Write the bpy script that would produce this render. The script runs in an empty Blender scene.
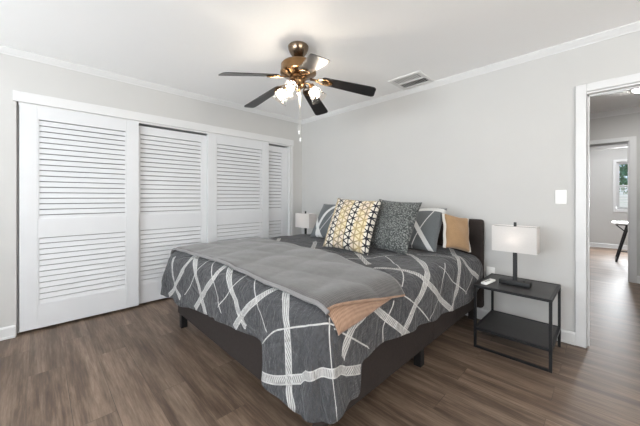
import bpy, bmesh, math, random
import numpy as np
from mathutils import Vector, Matrix, Euler, noise

random.seed(7)
S = bpy.context.scene
COL = S.collection
PI = math.pi
R = math.radians

# ---------------------------------------------------------------- camera
cam_d = bpy.data.cameras.new('camera')
cam = bpy.data.objects.new('camera', cam_d)
COL.objects.link(cam)
cam.location = (3.530, -3.057, 1.179)
cam.rotation_euler = (R(90), 0, R(45.47))
cam_d.sensor_width = 36.0
cam_d.lens = 285.4 / 640 * 36.0
cam_d.shift_y = -15.73 / 640
cam_d.clip_start = 0.03
S.camera = cam

# ---------------------------------------------------------------- world, exposure, big lights
W = bpy.data.worlds.new('world')
S.world = W
W.use_nodes = True
wn = W.node_tree.nodes
wl = W.node_tree.links
for n in list(wn):
    wn.remove(n)
wo = wn.new('ShaderNodeOutputWorld')
wb = wn.new('ShaderNodeBackground')
sky = wn.new('ShaderNodeTexSky')
sky.sky_type = 'HOSEK_WILKIE'
sky.turbidity = 4
sky.ground_albedo = 0.5
sky.sun_direction = (0.3, 0.5, 0.8)
wb.inputs['Strength'].default_value = 3.0
wl.new(sky.outputs[0], wb.inputs[0])
wl.new(wb.outputs[0], wo.inputs[0])

S.view_settings.view_transform = 'Standard'
S.view_settings.look = 'None'
S.view_settings.exposure = 0.23
S.view_settings.gamma = 1.0
S.view_settings.use_curve_mapping = False


def area(name, loc, target, sx, sy, watts, color=(1, 1, 1)):
    d = bpy.data.lights.new(name, 'AREA')
    d.shape = 'RECTANGLE'
    d.size = sx
    d.size_y = sy
    d.energy = watts
    d.color = color
    o = bpy.data.objects.new(name, d)
    COL.objects.link(o)
    o.location = loc
    o.rotation_euler = (Vector(target) - Vector(loc)).to_track_quat('-Z', 'Y').to_euler()
    return o


# near window daylight, added east fill, both aimed at the ceiling; far room daylight
area('daylight_south', (2.6, -6.10, 1.45), (2.6, -3.4, 5.8), 3.0, 1.3, 250, (0.90, 0.955, 1.0))
area('fill_east', (6.50, -2.9, 1.45), (3.2, -2.7, 6.0), 2.6, 1.3, 140, (1.0, 0.955, 0.90))  # added fill behind the camera, brightens closet wall and ceiling
area('daylight_far_room', (4.0, 6.27, 1.45), (4.0, 0, 0.6), 0.75, 1.05, 120, (0.93, 0.965, 1.0))


# ---------------------------------------------------------------- material helpers
def new_mat(name):
    m = bpy.data.materials.new(name)
    m.use_nodes = True
    nt = m.node_tree
    b = nt.nodes['Principled BSDF']
    return m, nt, b


def srgb(r, g, b):
    def f(c):
        c /= 255.0
        return c / 12.92 if c <= 0.04045 else ((c + 0.055) / 1.055) ** 2.4
    return (f(r), f(g), f(b), 1)


class NB:
    """small node builder"""
    def __init__(s, nt):
        s.nt = nt

    def n(s, t, **kw):
        x = s.nt.nodes.new(t)
        for k, v in kw.items():
            setattr(x, k, v)
        return x

    def link(s, a, b):
        s.nt.links.new(a, b)

    def put(s, sock, v):
        if hasattr(v, 'is_output'):
            s.link(v, sock)
        else:
            sock.default_value = v

    def math(s, op, a, b=None, c=None, clamp=False):
        x = s.n('ShaderNodeMath', operation=op)
        x.use_clamp = clamp
        s.put(x.inputs[0], a)
        if b is not None:
            s.put(x.inputs[1], b)
        if c is not None:
            s.put(x.inputs[2], c)
        return x.outputs[0]

    def mix(s, fac, a, b):
        x = s.n('ShaderNodeMix', data_type='RGBA')
        s.put(x.inputs[0], fac)
        s.put(x.inputs[6], a)
        s.put(x.inputs[7], b)
        return x.outputs[2]

    def noise(s, vec, scale, detail=3, rough=0.5):
        x = s.n('ShaderNodeTexNoise')
        if vec is not None:
            s.link(vec, x.inputs['Vector'])
        x.inputs['Scale'].default_value = scale
        x.inputs['Detail'].default_value = detail
        x.inputs['Roughness'].default_value = rough
        return x.outputs['Fac']

    def scaled(s, vec, sc, loc=(0, 0, 0), rot=(0, 0, 0)):
        x = s.n('ShaderNodeMapping')
        s.link(vec, x.inputs['Vector'])
        x.inputs['Scale'].default_value = sc
        x.inputs['Location'].default_value = loc
        x.inputs['Rotation'].default_value = rot
        return x.outputs[0]

    def bump(s, h, strength, dist, normal=None):
        x = s.n('ShaderNodeBump')
        s.link(h, x.inputs['Height'])
        x.inputs['Strength'].default_value = strength
        x.inputs['Distance'].default_value = dist
        if normal is not None:
            s.link(normal, x.inputs['Normal'])
        return x.outputs[0]

    def ramp(s, fac, stops):
        x = s.n('ShaderNodeValToRGB')
        s.link(fac, x.inputs[0])
        cr = x.color_ramp
        while len(cr.elements) < len(stops):
            cr.elements.new(0.5)
        for e, (p, c) in zip(cr.elements, stops):
            e.position = p
            e.color = c
        return x.outputs[0]


def plain(name, col, rough=0.6, metal=0.0, var=0.04, scale=8.0, bump=0.0, spec=None, coat=0.0):
    """a paint / metal / plastic with slight procedural variation"""
    m, nt, b = new_mat(name)
    N = NB(nt)
    tc = N.n('ShaderNodeTexCoord').outputs['Object']
    f = N.noise(tc, scale, 4)
    a = tuple(min(1, c * (1 - var)) for c in col[:3]) + (1,)
    c = tuple(min(1, c * (1 + var)) for c in col[:3]) + (1,)
    N.link(N.ramp(f, [(0.3, a), (0.7, c)]), b.inputs['Base Color'])
    b.inputs['Roughness'].default_value = rough
    b.inputs['Metallic'].default_value = metal
    if spec is not None:
        b.inputs['Specular IOR Level'].default_value = spec
    b.inputs['Coat Weight'].default_value = coat
    if bump:
        N.link(N.bump(N.noise(tc, 180, 2), bump, 0.002), b.inputs['Normal'])
    return m


def fabric(name, col, var=0.16, scale=260.0, rough=0.92, bump=0.35, sheen=0.25):
    """woven cloth, heathered"""
    m, nt, b = new_mat(name)
    N = NB(nt)
    tc = N.n('ShaderNodeTexCoord').outputs['Object']
    f = N.noise(tc, scale, 3, 0.6)
    g = N.noise(tc, scale * 0.12, 3, 0.6)
    a = tuple(c * (1 - var) for c in col[:3]) + (1,)
    c = tuple(min(1, c * (1 + var)) for c in col[:3]) + (1,)
    mixf = N.math('ADD', N.math('MULTIPLY', f, 0.6), N.math('MULTIPLY', g, 0.4))
    N.link(N.ramp(mixf, [(0.35, a), (0.65, c)]), b.inputs['Base Color'])
    b.inputs['Roughness'].default_value = rough
    b.inputs['Specular IOR Level'].default_value = 0.2
    b.inputs['Sheen Weight'].default_value = sheen
    N.link(N.bump(f, bump, 0.002), b.inputs['Normal'])
    return m


def emitter(name, col, strength):
    m = bpy.data.materials.new(name)
    m.use_nodes = True
    nt = m.node_tree
    for n in list(nt.nodes):
        nt.nodes.remove(n)
    o = nt.nodes.new('ShaderNodeOutputMaterial')
    e = nt.nodes.new('ShaderNodeEmission')
    e.inputs[0].default_value = col
    e.inputs[1].default_value = strength
    nt.links.new(e.outputs[0], o.inputs[0])
    return m


def thin_glass(name, tint, haze):
    """clear glass of a lamp shade or window pane: see-through, glossy, a little milky"""
    m = bpy.data.materials.new(name)
    m.use_nodes = True
    nt = m.node_tree
    for n in list(nt.nodes):
        nt.nodes.remove(n)
    N = NB(nt)
    o = N.n('ShaderNodeOutputMaterial')
    t = N.n('ShaderNodeBsdfTransparent')
    t.inputs[0].default_value = tint
    g = N.n('ShaderNodeBsdfGlossy')
    g.inputs['Roughness'].default_value = 0.05
    fr = N.n('ShaderNodeFresnel')
    fr.inputs[0].default_value = 1.45
    mx = N.n('ShaderNodeMixShader')
    N.link(fr.outputs[0], mx.inputs[0])
    N.link(t.outputs[0], mx.inputs[1])
    N.link(g.outputs[0], mx.inputs[2])
    tr = N.n('ShaderNodeBsdfTranslucent')
    tr.inputs[0].default_value = (0.95, 0.95, 0.95, 1)
    m2 = N.n('ShaderNodeMixShader')
    m2.inputs[0].default_value = haze
    N.link(mx.outputs[0], m2.inputs[1])
    N.link(tr.outputs[0], m2.inputs[2])
    N.link(m2.outputs[0], o.inputs[0])
    return m


def shade_cloth(name, col):
    m = bpy.data.materials.new(name)
    m.use_nodes = True
    nt = m.node_tree
    for n in list(nt.nodes):
        nt.nodes.remove(n)
    N = NB(nt)
    o = N.n('ShaderNodeOutputMaterial')
    tc = N.n('ShaderNodeTexCoord').outputs['Object']
    f = N.noise(N.scaled(tc, (40, 40, 400)), 2.0, 3)
    c = N.ramp(f, [(0.3, tuple(x * 0.94 for x in col[:3]) + (1,)), (0.7, col)])
    d = N.n('ShaderNodeBsdfDiffuse')
    t = N.n('ShaderNodeBsdfTranslucent')
    N.link(c, d.inputs[0])
    N.link(c, t.inputs[0])
    mx = N.n('ShaderNodeMixShader')
    mx.inputs[0].default_value = 0.4
    N.link(d.outputs[0], mx.inputs[1])
    N.link(t.outputs[0], mx.inputs[2])
    N.link(mx.outputs[0], o.inputs[0])
    return m


def floor_mat():
    m, nt, b = new_mat('vinyl_planks')
    N = NB(nt)
    tc = N.n('ShaderNodeTexCoord').outputs['Object']
    br = N.n('ShaderNodeTexBrick')
    N.link(N.scaled(tc, (1, 1, 1), (0.37, 0.05, 0)), br.inputs['Vector'])
    br.offset = 0.37
    br.offset_frequency = 2
    br.inputs['Scale'].default_value = 1.0
    br.inputs['Brick Width'].default_value = 1.22
    br.inputs['Row Height'].default_value = 0.18
    br.inputs['Mortar Size'].default_value = 0.0016
    br.inputs['Mortar Smooth'].default_value = 0.1
    br.inputs['Color1'].default_value = (0, 0, 0, 1)
    br.inputs['Color2'].default_value = (1, 1, 1, 1)
    br.inputs['Mortar'].default_value = (0.5, 0.5, 0.5, 1)
    sep = N.n('ShaderNodeSeparateColor')
    N.link(br.outputs['Color'], sep.inputs[0])
    per = sep.outputs[0]
    # grain stretched along the plank, shifted per plank
    off = N.n('ShaderNodeCombineXYZ')
    N.put(off.inputs[0], N.math('MULTIPLY', per, 7.3))
    N.put(off.inputs[2], N.math('MULTIPLY', per, 13.1))
    va = N.n('ShaderNodeVectorMath', operation='ADD')
    N.link(tc, va.inputs[0])
    N.link(off.outputs[0], va.inputs[1])
    g1 = N.noise(N.scaled(va.outputs[0], (0.9, 9, 1)), 1.0, 7, 0.72)
    g2 = N.noise(N.scaled(va.outputs[0], (5, 95, 1)), 1.0, 4, 0.6)
    g = N.math('ADD', N.math('MULTIPLY', g1, 0.72), N.math('MULTIPLY', g2, 0.28))
    col = N.ramp(g, [(0.30, srgb(*FLOOR[0])), (0.47, srgb(*FLOOR[1])),
                     (0.58, srgb(*FLOOR[2])), (0.74, srgb(*FLOOR[3]))])
    tint = N.ramp(per, [(0.0, (0.90, 0.90, 0.90, 1)), (1.0, (1.08, 1.07, 1.06, 1))])
    mm = N.n('ShaderNodeMix', data_type='RGBA', blend_type='MULTIPLY')
    mm.inputs[0].default_value = 1.0
    N.link(col, mm.inputs[6])
    N.link(tint, mm.inputs[7])
    dark = N.mix(N.math('MULTIPLY', br.outputs['Fac'], 0.4), mm.outputs[2], (0.02, 0.015, 0.012, 1))
    N.link(dark, b.inputs['Base Color'])
    N.link(N.math('ADD', N.math('MULTIPLY', g, 0.25), 0.32), b.inputs['Roughness'])
    b.inputs['Specular IOR Level'].default_value = 0.4
    hh = N.math('SUBTRACT', N.math('MULTIPLY', g2, 0.4), br.outputs['Fac'])
    N.link(N.bump(hh, 0.25, 0.002), b.inputs['Normal'])
    return m


FLOOR = [(54, 42, 35), (98, 81, 68), (128, 110, 95), (164, 147, 131)]

M = {}
M['floor'] = floor_mat()
M['wall'] = plain('wall_paint', srgb(194, 193, 191), 0.75, var=0.012, scale=3, bump=0.06)
M['ceil'] = plain('ceiling_paint', srgb(252, 252, 252), 0.85, var=0.01, scale=2, bump=0.05)
M['trim'] = plain('trim_paint', srgb(213, 213, 213), 0.4, var=0.01)
M['door'] = plain('closet_paint', srgb(212, 213, 215), 0.45, var=0.012)
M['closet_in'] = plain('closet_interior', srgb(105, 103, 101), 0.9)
M['black'] = plain('black_metal', srgb(33, 33, 35), 0.42, metal=0.3, var=0.1)
M['tabletop'] = plain('black_laminate', srgb(50, 49, 49), 0.38, var=0.12, scale=30)
M['matte_black'] = plain('matte_black', srgb(26, 26, 27), 0.5)
M['rail'] = fabric('charcoal_upholstery', srgb(55, 49, 47), 0.12, 400, sheen=0.0)
M['sheet'] = fabric('cream_sheet', srgb(214, 196, 168), 0.05, 200, bump=0.1)
M['grey_throw'] = None
M['bronze'] = plain('antique_brass', srgb(140, 110, 78), 0.25, metal=1.0, var=0.15, scale=20)
M['darkbrass'] = plain('bronze_cap', srgb(122, 106, 90), 0.22, metal=1.0, var=0.12, scale=14)
M['blade'] = plain('black_blade', srgb(24, 22, 22), 0.3, var=0.15, scale=12, spec=0.6)
M['white_plastic'] = plain('white_plastic', srgb(240, 240, 238), 0.4, var=0.01)
M['vent'] = plain('vent_paint', srgb(228, 228, 227), 0.5, var=0.01)
M['dark'] = plain('duct_shade_paint', srgb(22, 21, 21), 0.8)  # near-black colour standing in for the shade inside the vent
M['chain'] = plain('chain_metal', srgb(190, 186, 180), 0.3, metal=1.0)
M['glass'] = thin_glass('shade_glass', (0.98, 0.94, 0.88, 1), 0.05)
M['pane'] = thin_glass('window_glass', (0.96, 0.98, 0.98, 1), 0.0)
M['bulb'] = emitter('lit_bulb', (1.0, 0.90, 0.78, 1), 80)
M['table_bulb'] = emitter('lit_table_bulb', (1.0, 0.86, 0.78, 1), 9)
M['diffuser'] = emitter('lit_diffuser', (1.0, 0.98, 0.95, 1), 62)
M['shade'] = shade_cloth('linen_shade', srgb(232, 230, 228))
M['steel'] = plain('steel', srgb(180, 178, 174), 0.3, metal=1.0)
M['desk_top'] = plain('white_desk_top', srgb(225, 222, 218), 0.45)
M['leaf'] = plain('foliage', srgb(130, 176, 120), 0.6, var=0.4, scale=9)
M['bark'] = plain('bark', srgb(92, 76, 62), 0.9, var=0.2)
M['grass'] = plain('lawn', srgb(110, 140, 84), 0.9, var=0.2)
M['blind'] = plain('blind_slat', srgb(235, 236, 238), 0.5)
M['button'] = plain('grey_rubber', srgb(150, 150, 152), 0.6)


# ---------------------------------------------------------------- mesh helpers
def link(name, me, mat, parent=None, loc=None):
    o = bpy.data.objects.new(name, me)
    COL.objects.link(o)
    if mat is not None:
        me.materials.append(mat)
    if parent is not None:
        o.parent = parent
    if loc is not None:
        o.location = loc
    return o


class B:
    """collects shapes into one mesh"""
    def __init__(s):
        s.bm = bmesh.new()

    def box(s, x0, x1, y0, y1, z0, z1, bev=0.0, M4=None, seg=2):
        vs = [s.bm.verts.new((x, y, z)) for x in (x0, x1) for y in (y0, y1) for z in (z0, z1)]
        f = [(0, 1, 3, 2), (4, 6, 7, 5), (0, 4, 5, 1), (2, 3, 7, 6), (0, 2, 6, 4), (1, 5, 7, 3)]
        fs = [s.bm.faces.new([vs[i] for i in q]) for q in f]
        if bev > 0:
            es = list({e for q in fs for e in q.edges})
            r = bmesh.ops.bevel(s.bm, geom=es, offset=bev, segments=seg, affect='EDGES', profile=0.5)
            vs = list({v for v in r['verts']} | {v for v in vs if v.is_valid})
        if M4 is not None:
            bmesh.ops.transform(s.bm, matrix=M4, verts=[v for v in vs if v.is_valid])
        return s

    def tube(s, pts, r, n=10, caps=True):
        pts = [Vector(p) for p in pts]
        rs = r if isinstance(r, (list, tuple)) else [r] * len(pts)
        rings = []
        up = None
        for i, p in enumerate(pts):
            a = pts[max(0, i - 1)]
            c = pts[min(len(pts) - 1, i + 1)]
            d = (c - a).normalized()
            if up is None:
                up = Vector((0, 0, 1)) if abs(d.z) < 0.9 else Vector((1, 0, 0))
            x = d.cross(up).normalized()
            y = x.cross(d).normalized()
            up = y
            rings.append([s.bm.verts.new(p + (x * math.cos(2 * PI * k / n) + y * math.sin(2 * PI * k / n)) * rs[i]) for k in range(n)])
        for a, b in zip(rings, rings[1:]):
            for k in range(n):
                s.bm.faces.new((a[k], a[(k + 1) % n], b[(k + 1) % n], b[k]))
        if caps:
            s.bm.faces.new(rings[0][::-1])
            s.bm.faces.new(rings[-1])
        return s

    def lathe(s, prof, n=32, M4=None, cap0=True, cap1=True):
        """prof: list of (r, z)"""
        rings = []
        for r, z in prof:
            rings.append([s.bm.verts.new((r * math.cos(2 * PI * k / n), r * math.sin(2 * PI * k / n), z)) for k in range(n)])
        for a, b in zip(rings, rings[1:]):
            for k in range(n):
                s.bm.faces.new((a[k], a[(k + 1) % n], b[(k + 1) % n], b[k]))
        if cap0:
            s.bm.faces.new(rings[0][::-1])
        if cap1:
            s.bm.faces.new(rings[-1])
        if M4 is not None:
            bmesh.ops.transform(s.bm, matrix=M4, verts=[v for q in rings for v in q])
        return s

    def sphere(s, c, r, n=12, sc=(1, 1, 1)):
        m = Matrix.Translation(c) @ Matrix.Diagonal((sc[0], sc[1], sc[2], 1))
        bmesh.ops.create_uvsphere(s.bm, u_segments=n * 2, v_segments=n, radius=r, matrix=m)
        return s

    def prism(s, poly, axis, a, b):
        """extrude a 2-D polygon along an axis from a to b"""
        def P(q, t):
            if axis == 'x':
                return (t, q[0], q[1])
            if axis == 'y':
                return (q[0], t, q[1])
            return (q[0], q[1], t)
        v0 = [s.bm.verts.new(P(q, a)) for q in poly]
        v1 = [s.bm.verts.new(P(q, b)) for q in poly]
        k = len(poly)
        for i in range(k):
            s.bm.faces.new((v0[i], v0[(i + 1) % k], v1[(i + 1) % k], v1[i]))
        s.bm.faces.new(v0[::-1])
        s.bm.faces.new(v1)
        return s

    def make(s, name, mat, parent=None, smooth=False, loc=None, angle=35):
        bmesh.ops.recalc_face_normals(s.bm, faces=s.bm.faces[:])
        me = bpy.data.meshes.new(name)
        s.bm.to_mesh(me)
        s.bm.free()
        if smooth:
            for p in me.polygons:
                p.use_smooth = True
            try:
                me.set_sharp_from_angle(angle=R(angle))
            except Exception:
                pass
        return link(name, me, mat, parent, loc)


def thing(name, label, cat, loc=(0, 0, 0), rz=0.0, group=None):
    o = bpy.data.objects.new(name, None)
    o.empty_display_size = 0.1
    COL.objects.link(o)
    o.location = loc
    o.rotation_euler = (0, 0, rz)
    tag(o, label, cat, group)
    return o


def tag(o, label, cat, group=None, kind=None):
    o['label'] = label
    o['category'] = cat
    if group:
        o['group'] = group
    if kind:
        o['kind'] = kind
    return o


def struct(o):
    o['kind'] = 'structure'
    return o


def copy_tree(o, parent=None):
    c = o.copy()
    COL.objects.link(c)
    if parent is not None:
        c.parent = parent
    for ch in [q for q in bpy.data.objects if q.parent == o]:
        copy_tree(ch, c)
    return c


# ---------------------------------------------------------------- room shell
XE, YN = 6.6, -6.2          # east wall, near wall
ZC = 2.425
T = 0.12
DX0, DX1, DZ = 3.405, 4.215, 2.0    # bedroom doorway in the headboard wall
CY0, CY1, CZ = -3.195, -0.235, 1.995  # closet opening
HY = 2.8                       # hall back wall
FX1 = 3.72                     # far doorway right side
FY = 6.35                      # far room back wall
HX0, HX1 = 2.2, 6.6

struct(B().box(-0.75, 6.75, -6.35, FY + 0.15, -0.06, 0).make('floor', M['floor']))
struct(B().box(-0.75, 6.75, -6.35, FY + 0.15, ZC, ZC + 0.08).make('ceiling', M['ceil']))

# left wall with the closet opening
w = B()
w.box(-T, 0, YN, CY0, 0, ZC).box(-T, 0, CY1, T, 0, ZC).box(-T, 0, CY0, CY1, CZ, ZC)
struct(w.make('wall_left', M['wall']))
# closet recess
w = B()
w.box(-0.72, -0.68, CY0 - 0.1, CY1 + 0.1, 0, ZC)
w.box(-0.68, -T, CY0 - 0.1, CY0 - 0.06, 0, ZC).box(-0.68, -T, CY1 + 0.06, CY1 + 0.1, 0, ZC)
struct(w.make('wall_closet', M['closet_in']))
# headboard wall with the doorway
w = B()
w.box(0, DX0 - 0.001, 0, T, 0, ZC).box(DX1 + 0.001, XE, 0, T, 0, ZC).box(DX0 - 0.001, DX1 + 0.001, 0, T, DZ + 0.001, ZC)
struct(w.make('wall_right', M['wall']))
# near wall with a window (behind the camera)
w = B()
for a, b, c, d in ((-T, 1.0, 0, ZC), (4.2, XE + T, 0, ZC), (1.0, 4.2, 0, 0.72), (1.0, 4.2, 2.16, ZC)):
    w.box(a, b, YN - T, YN, c, d)
struct(w.make('wall_near', M['wall']))
w = B()
for a, b, c, d in ((YN, -4.3, 0, ZC), (-1.5, T, 0, ZC), (-4.3, -1.5, 0, 0.72), (-4.3, -1.5, 2.16, ZC)):
    w.box(XE, XE + T, a, b, c, d)
struct(w.make('wall_east', M['wall']))
# hall and far room
w = B()
w.box(HX0, 2.9, HY, HY + T, 0, ZC).box(FX1 + 0.001, HX1, HY, HY + T, 0, ZC).box(2.9, FX1 + 0.001, HY, HY + T, 1.985, ZC)
struct(w.make('wall_hall', M['wall']))
struct(B().box(HX0 - T, HX0, T, FY, 0, ZC).make('wall_hall_left', M['wall']))
struct(B().box(HX1, HX1 + T, T, FY, 0, ZC).make('wall_hall_right', M['wall']))
WX0, WX1, WZ0, WZ1 = 3.63, 4.40, 0.90, 1.98
w = B()
for a, b, c, d in ((HX0, WX0, 0, ZC), (WX1, HX1, 0, ZC), (WX0, WX1, 0, WZ0), (WX0, WX1, WZ1, ZC)):
    w.box(a, b, FY, FY + T, c, d)
struct(w.make('wall_far', M['wall']))

# crown moulding, one profile swept along each wall
CP = [(0, 0), (0, -0.056), (0.006, -0.056), (0.009, -0.047), (0.016, -0.040), (0.026, -0.026),
      (0.033, -0.014), (0.038, -0.010), (0.038, 0)]
struct(B().prism([(q, ZC + z) for q, z in CP], 'y', YN, -0.0).make('trim_1', M['trim']))
struct(B().prism([(-q, ZC + z) for q, z in CP], 'x', 0, XE).make('trim_2', M['trim']))
struct(B().prism([(HY - q, ZC + z * 1.5) for q, z in CP], 'x', HX0, HX1).make('trim_3', M['trim']))


def skirting(name, axis, at, sgn, a, b):
    prof = [(0, 0), (0.019, 0), (0.019, 0.014), (0.014, 0.020), (0.013, 0.085), (0.008, 0.097), (0, 0.10)]
    P_ = [(at + sgn * q, z) for q, z in prof]
    if axis == 'y':
        o = B().prism(P_, 'y', a, b)
    else:
        o = B().prism(P_, 'x', a, b)
    return struct(o.make(name, M['trim']))


skirting('baseboard_left', 'y', 0, 1, YN, CY0 - 0.005)
skirting('baseboard_right', 'x', 0, -1, 0.0, DX0 - 0.068)
skirting('baseboard_east', 'x', 0, -1, DX1 + 0.068, XE)
skirting('baseboard_hall', 'x', HY, -1, FX1 + 0.07, HX1)
skirting('baseboard_far', 'x', FY, -1, HX0, HX1)

# doorway trim: casing on the bedroom side, jamb lining with stop, strike plate
w = B()
w.box(DX0 - 0.068, DX0 - 0.004, -0.016, 0, 0, DZ + 0.064, 0.003)
w.box(DX1 + 0.004, DX1 + 0.068, -0.016, 0, 0, DZ + 0.064, 0.003)
w.box(DX0 - 0.004, DX1 + 0.004, -0.016, 0, DZ + 0.004, DZ + 0.064, 0.003)
w.box(DX0 - 0.016, DX0, 0, T, 0, DZ + 0.001).box(DX1, DX1 + 0.016, 0, T, 0, DZ + 0.001)
w.box(DX0, DX1, 0, T, DZ - 0.012, DZ + 0.001)
w.box(DX0, DX0 + 0.010, 0.045, 0.085, 0, DZ - 0.012).box(DX1 - 0.010, DX1, 0.045, 0.085, 0, DZ - 0.012)
w.box(DX0, DX1, 0.045, 0.085, DZ - 0.022, DZ - 0.012)
df = struct(w.make('trim_4', M['trim']))
B().box(DX0 - 0.0005, DX0 + 0.0022, 0.012, 0.040, 0.88, 0.94, 0.001).make('strike_plate', M['steel'], df)
# far doorway casing
w = B()
w.box(FX1, FX1 + 0.066, HY - 0.016, HY, 0, 2.022, 0.003)
w.box(2.84, FX1, HY - 0.016, HY, 1.962, 2.022, 0.003)
w.box(2.84, 2.9, HY - 0.016, HY, 0, 1.962, 0.003)
w.box(FX1 - 0.014, FX1, HY, HY + T, 0, 1.985).box(2.9, FX1 - 0.014, HY, HY + T, 1.955, 1.985)
w.box(2.9, FX1 - 0.014, HY + 0.05, HY + 0.09, 1.89, 1.955)
struct(w.make('trim_5', M['trim']))


# ---------------------------------------------------------------- closet
tr = B()
tr.box(0, 0.020, -3.215, -0.187, 1.992, 2.080, 0.003)
tr.box(0, 0.014, CY1 + 0.008, CY1 + 0.045, 0, 1.992, 0.003)
struct(tr.make('trim_6', M['trim']))
w = B()
w.box(-T, 0, CY1 - 0.018, CY1 + 0.001, 0, 1.992)
w.box(-T, -0.075, CY0 - 0.001, CY0 + 0.012, 0, 1.992)
w.box(-T, -0.002, CY0 + 0.012, CY1 - 0.018, 1.975, 1.994)
struct(w.make('trim_7', M['trim']))

UL, LL = (0.975, 1.865), (0.228, 0.820)      # louvre openings (z)
BAND_TOP = 1.976


def closet_door(nm, y0, y1, xf, ztop, label):
    th = 0.034
    o = thing(nm, label, 'closet door', (xf, (y0 + y1) / 2, 0))
    struct(o)
    hw = (y1 - y0) / 2
    st = 0.112
    f = B()
    zb = 0.026
    for a, b in ((-hw, -hw + st), (hw - st, hw)):
        f.box(-th, 0, a, b, zb, ztop, 0.002)
    for a, b in ((zb, LL[0]), (LL[1], UL[0]), (UL[1], ztop)):
        f.box(-th, 0, -hw + st, hw - st, a, b)
    # small inner sticking frame round each opening
    for z0, z1 in (UL, LL):
        f.box(-0.012, -0.0035, -hw + st, -hw + st + 0.010, z0, z1)
        f.box(-0.012, -0.0035, hw - st - 0.010, hw - st, z0, z1)
        f.box(-0.012, -0.0035, -hw + st + 0.010, hw - st - 0.010, z0, z0 + 0.010)
    f.make('frame', M['door'], o)
    for (z0, z1), n in ((UL, 18), (LL, 12)):
        L = B()
        p = (z1 - z0) / n
        for i in range(n):
            z = z0 + p * (i + 0.5)
            zo = z - p * 0.50
            L.prism([(-0.0045, zo), (-0.0035, zo + 0.003), (-0.0125, zo + p - 0.0060), (-0.0200, zo + p - 0.0060), (-0.0110, zo)],
                    'y', -hw + st, hw - st)
        L.make('louvre_panel', M['door'], o)
    return o


closet_door('door_1', -3.178, -2.298, -0.001, 1.984, 'white louvered sliding closet door at the left end of the row')
closet_door('door_2', -2.395, -1.500, -0.043, 1.955, 'white louvered sliding closet door set back behind its two neighbours, second from left')
closet_door('door_3', -1.553, -0.640, -0.001, 1.984, 'white louvered sliding closet door in the front track, third from left')
closet_door('door_4', -0.765, -0.256, -0.043, 1.955, 'white louvered sliding closet door nearest the room corner, set back')


# ---------------------------------------------------------------- windows
def window(nm, cx, cy, z0, z1, half, axis, depth, blinds=False):
    """axis 'x': the window lies along x in a wall at y=cy ; axis 'y': along y in a wall at x=cx"""
    o = thing(nm, 'white framed window', 'window', (cx, cy, 0), 0 if axis == 'x' else PI / 2)
    del o['label'], o['category']
    struct(o)
    f = B()
    fw = 0.05
    for a, b, c, d in ((-half, -half + fw, z0, z1), (half - fw, half, z0, z1),
                       (-half + fw, half - fw, z0, z0 + fw), (-half + fw, half - fw, z1 - fw, z1),
                       (-half + fw, half - fw, (z0 + z1) / 2 - 0.018, (z0 + z1) / 2 + 0.018)):
        f.box(a, b, depth - 0.025, depth + 0.025, c, d, 0.003)
    f.make('window_frame', M['trim'], o)
    B().box(-half + fw, half - fw, depth - 0.003, depth + 0.003, z0 + fw, z1 - fw).make('pane', M['pane'], o)
    return o


w1 = window('window_1', 2.6, YN - 0.06, 0.72, 2.16, 1.6, 'x', 0)
w2 = window('window_2', XE + 0.06, -2.9, 0.72, 2.16, 1.4, 'y', 0)
w3 = window('window_3', (WX0 + WX1) / 2, FY + 0.06, WZ0, WZ1, (WX1 - WX0) / 2, 'x', 0.02)
w = B()
hw = (WX1 - WX0) / 2
for a, b, c, d in ((-hw - 0.055, -hw, WZ0 - 0.06, WZ1 + 0.06), (hw, hw + 0.055, WZ0 - 0.06, WZ1 + 0.06),
                   (-hw, hw, WZ1, WZ1 + 0.06), (-hw, hw, WZ0 - 0.06, WZ0)):
    w.box(a, b, -0.076, -0.06, c, d, 0.003)
w.make('casing', M['trim'], w3)
w = B()
for k in range(13):
    z = WZ0 + 0.07 + k * 0.036
    w.box(-hw + 0.05, hw - 0.05, -0.012, 0.012, -0.001, 0.001, 0, Matrix.Translation((0, -0.03, z)) @ Matrix.Rotation(R(28), 4, 'X'))
w.make('blind', M['blind'], w3)


# ---------------------------------------------------------------- bed
bed = thing('bed', 'king bed with charcoal upholstered headboard, fabric side rails and black legs', 'bed', (1.70, -1.1, 0))
bx0, bx1, by0, by1 = 0.77, 2.63, -2.16, -0.10
RZ0, RZ1 = 0.13, 0.405
ox, oy = -1.70, 1.1


def bb(x0, x1, y0, y1, z0, z1, bev, nm, mat, smooth=True):
    return B().box(x0 + ox, x1 + ox, y0 + oy, y1 + oy, z0, z1, bev, None, 3).make(nm, mat, bed, smooth)


hb = B().box(0.715 + ox, 2.690 + ox, -0.098 + oy, -0.022 + oy, 0.13, 0.968, 0.024, None, 4)
hb.box(0.80 + ox, 0.86 + ox, -0.08 + oy, -0.03 + oy, 0, 0.15).box(2.56 + ox, 2.62 + ox, -0.08 + oy, -0.03 + oy, 0, 0.15)
hb.make('headboard', M['rail'], bed, True)
for xa, xb in ((bx0, bx0 + 0.05), (bx1 - 0.05, bx1)):
    bb(xa, xb, by0 + 0.052, -1.012, RZ0, RZ1, 0.010, 'side_rail', M['rail'])
    bb(xa, xb, -1.010, by1, RZ0, RZ1, 0.010, 'side_rail', M['rail'])
bb(bx0, bx1, by0, by0 + 0.05, RZ0, RZ1, 0.010, 'foot_rail', M['rail'])
B().box(bx0 + 0.051 + ox, bx1 - 0.051 + ox, by0 + 0.055 + oy, by1 - 0.003 + oy, 0.375, 0.404).make('slat_base', M['matte_black'], bed)
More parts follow.
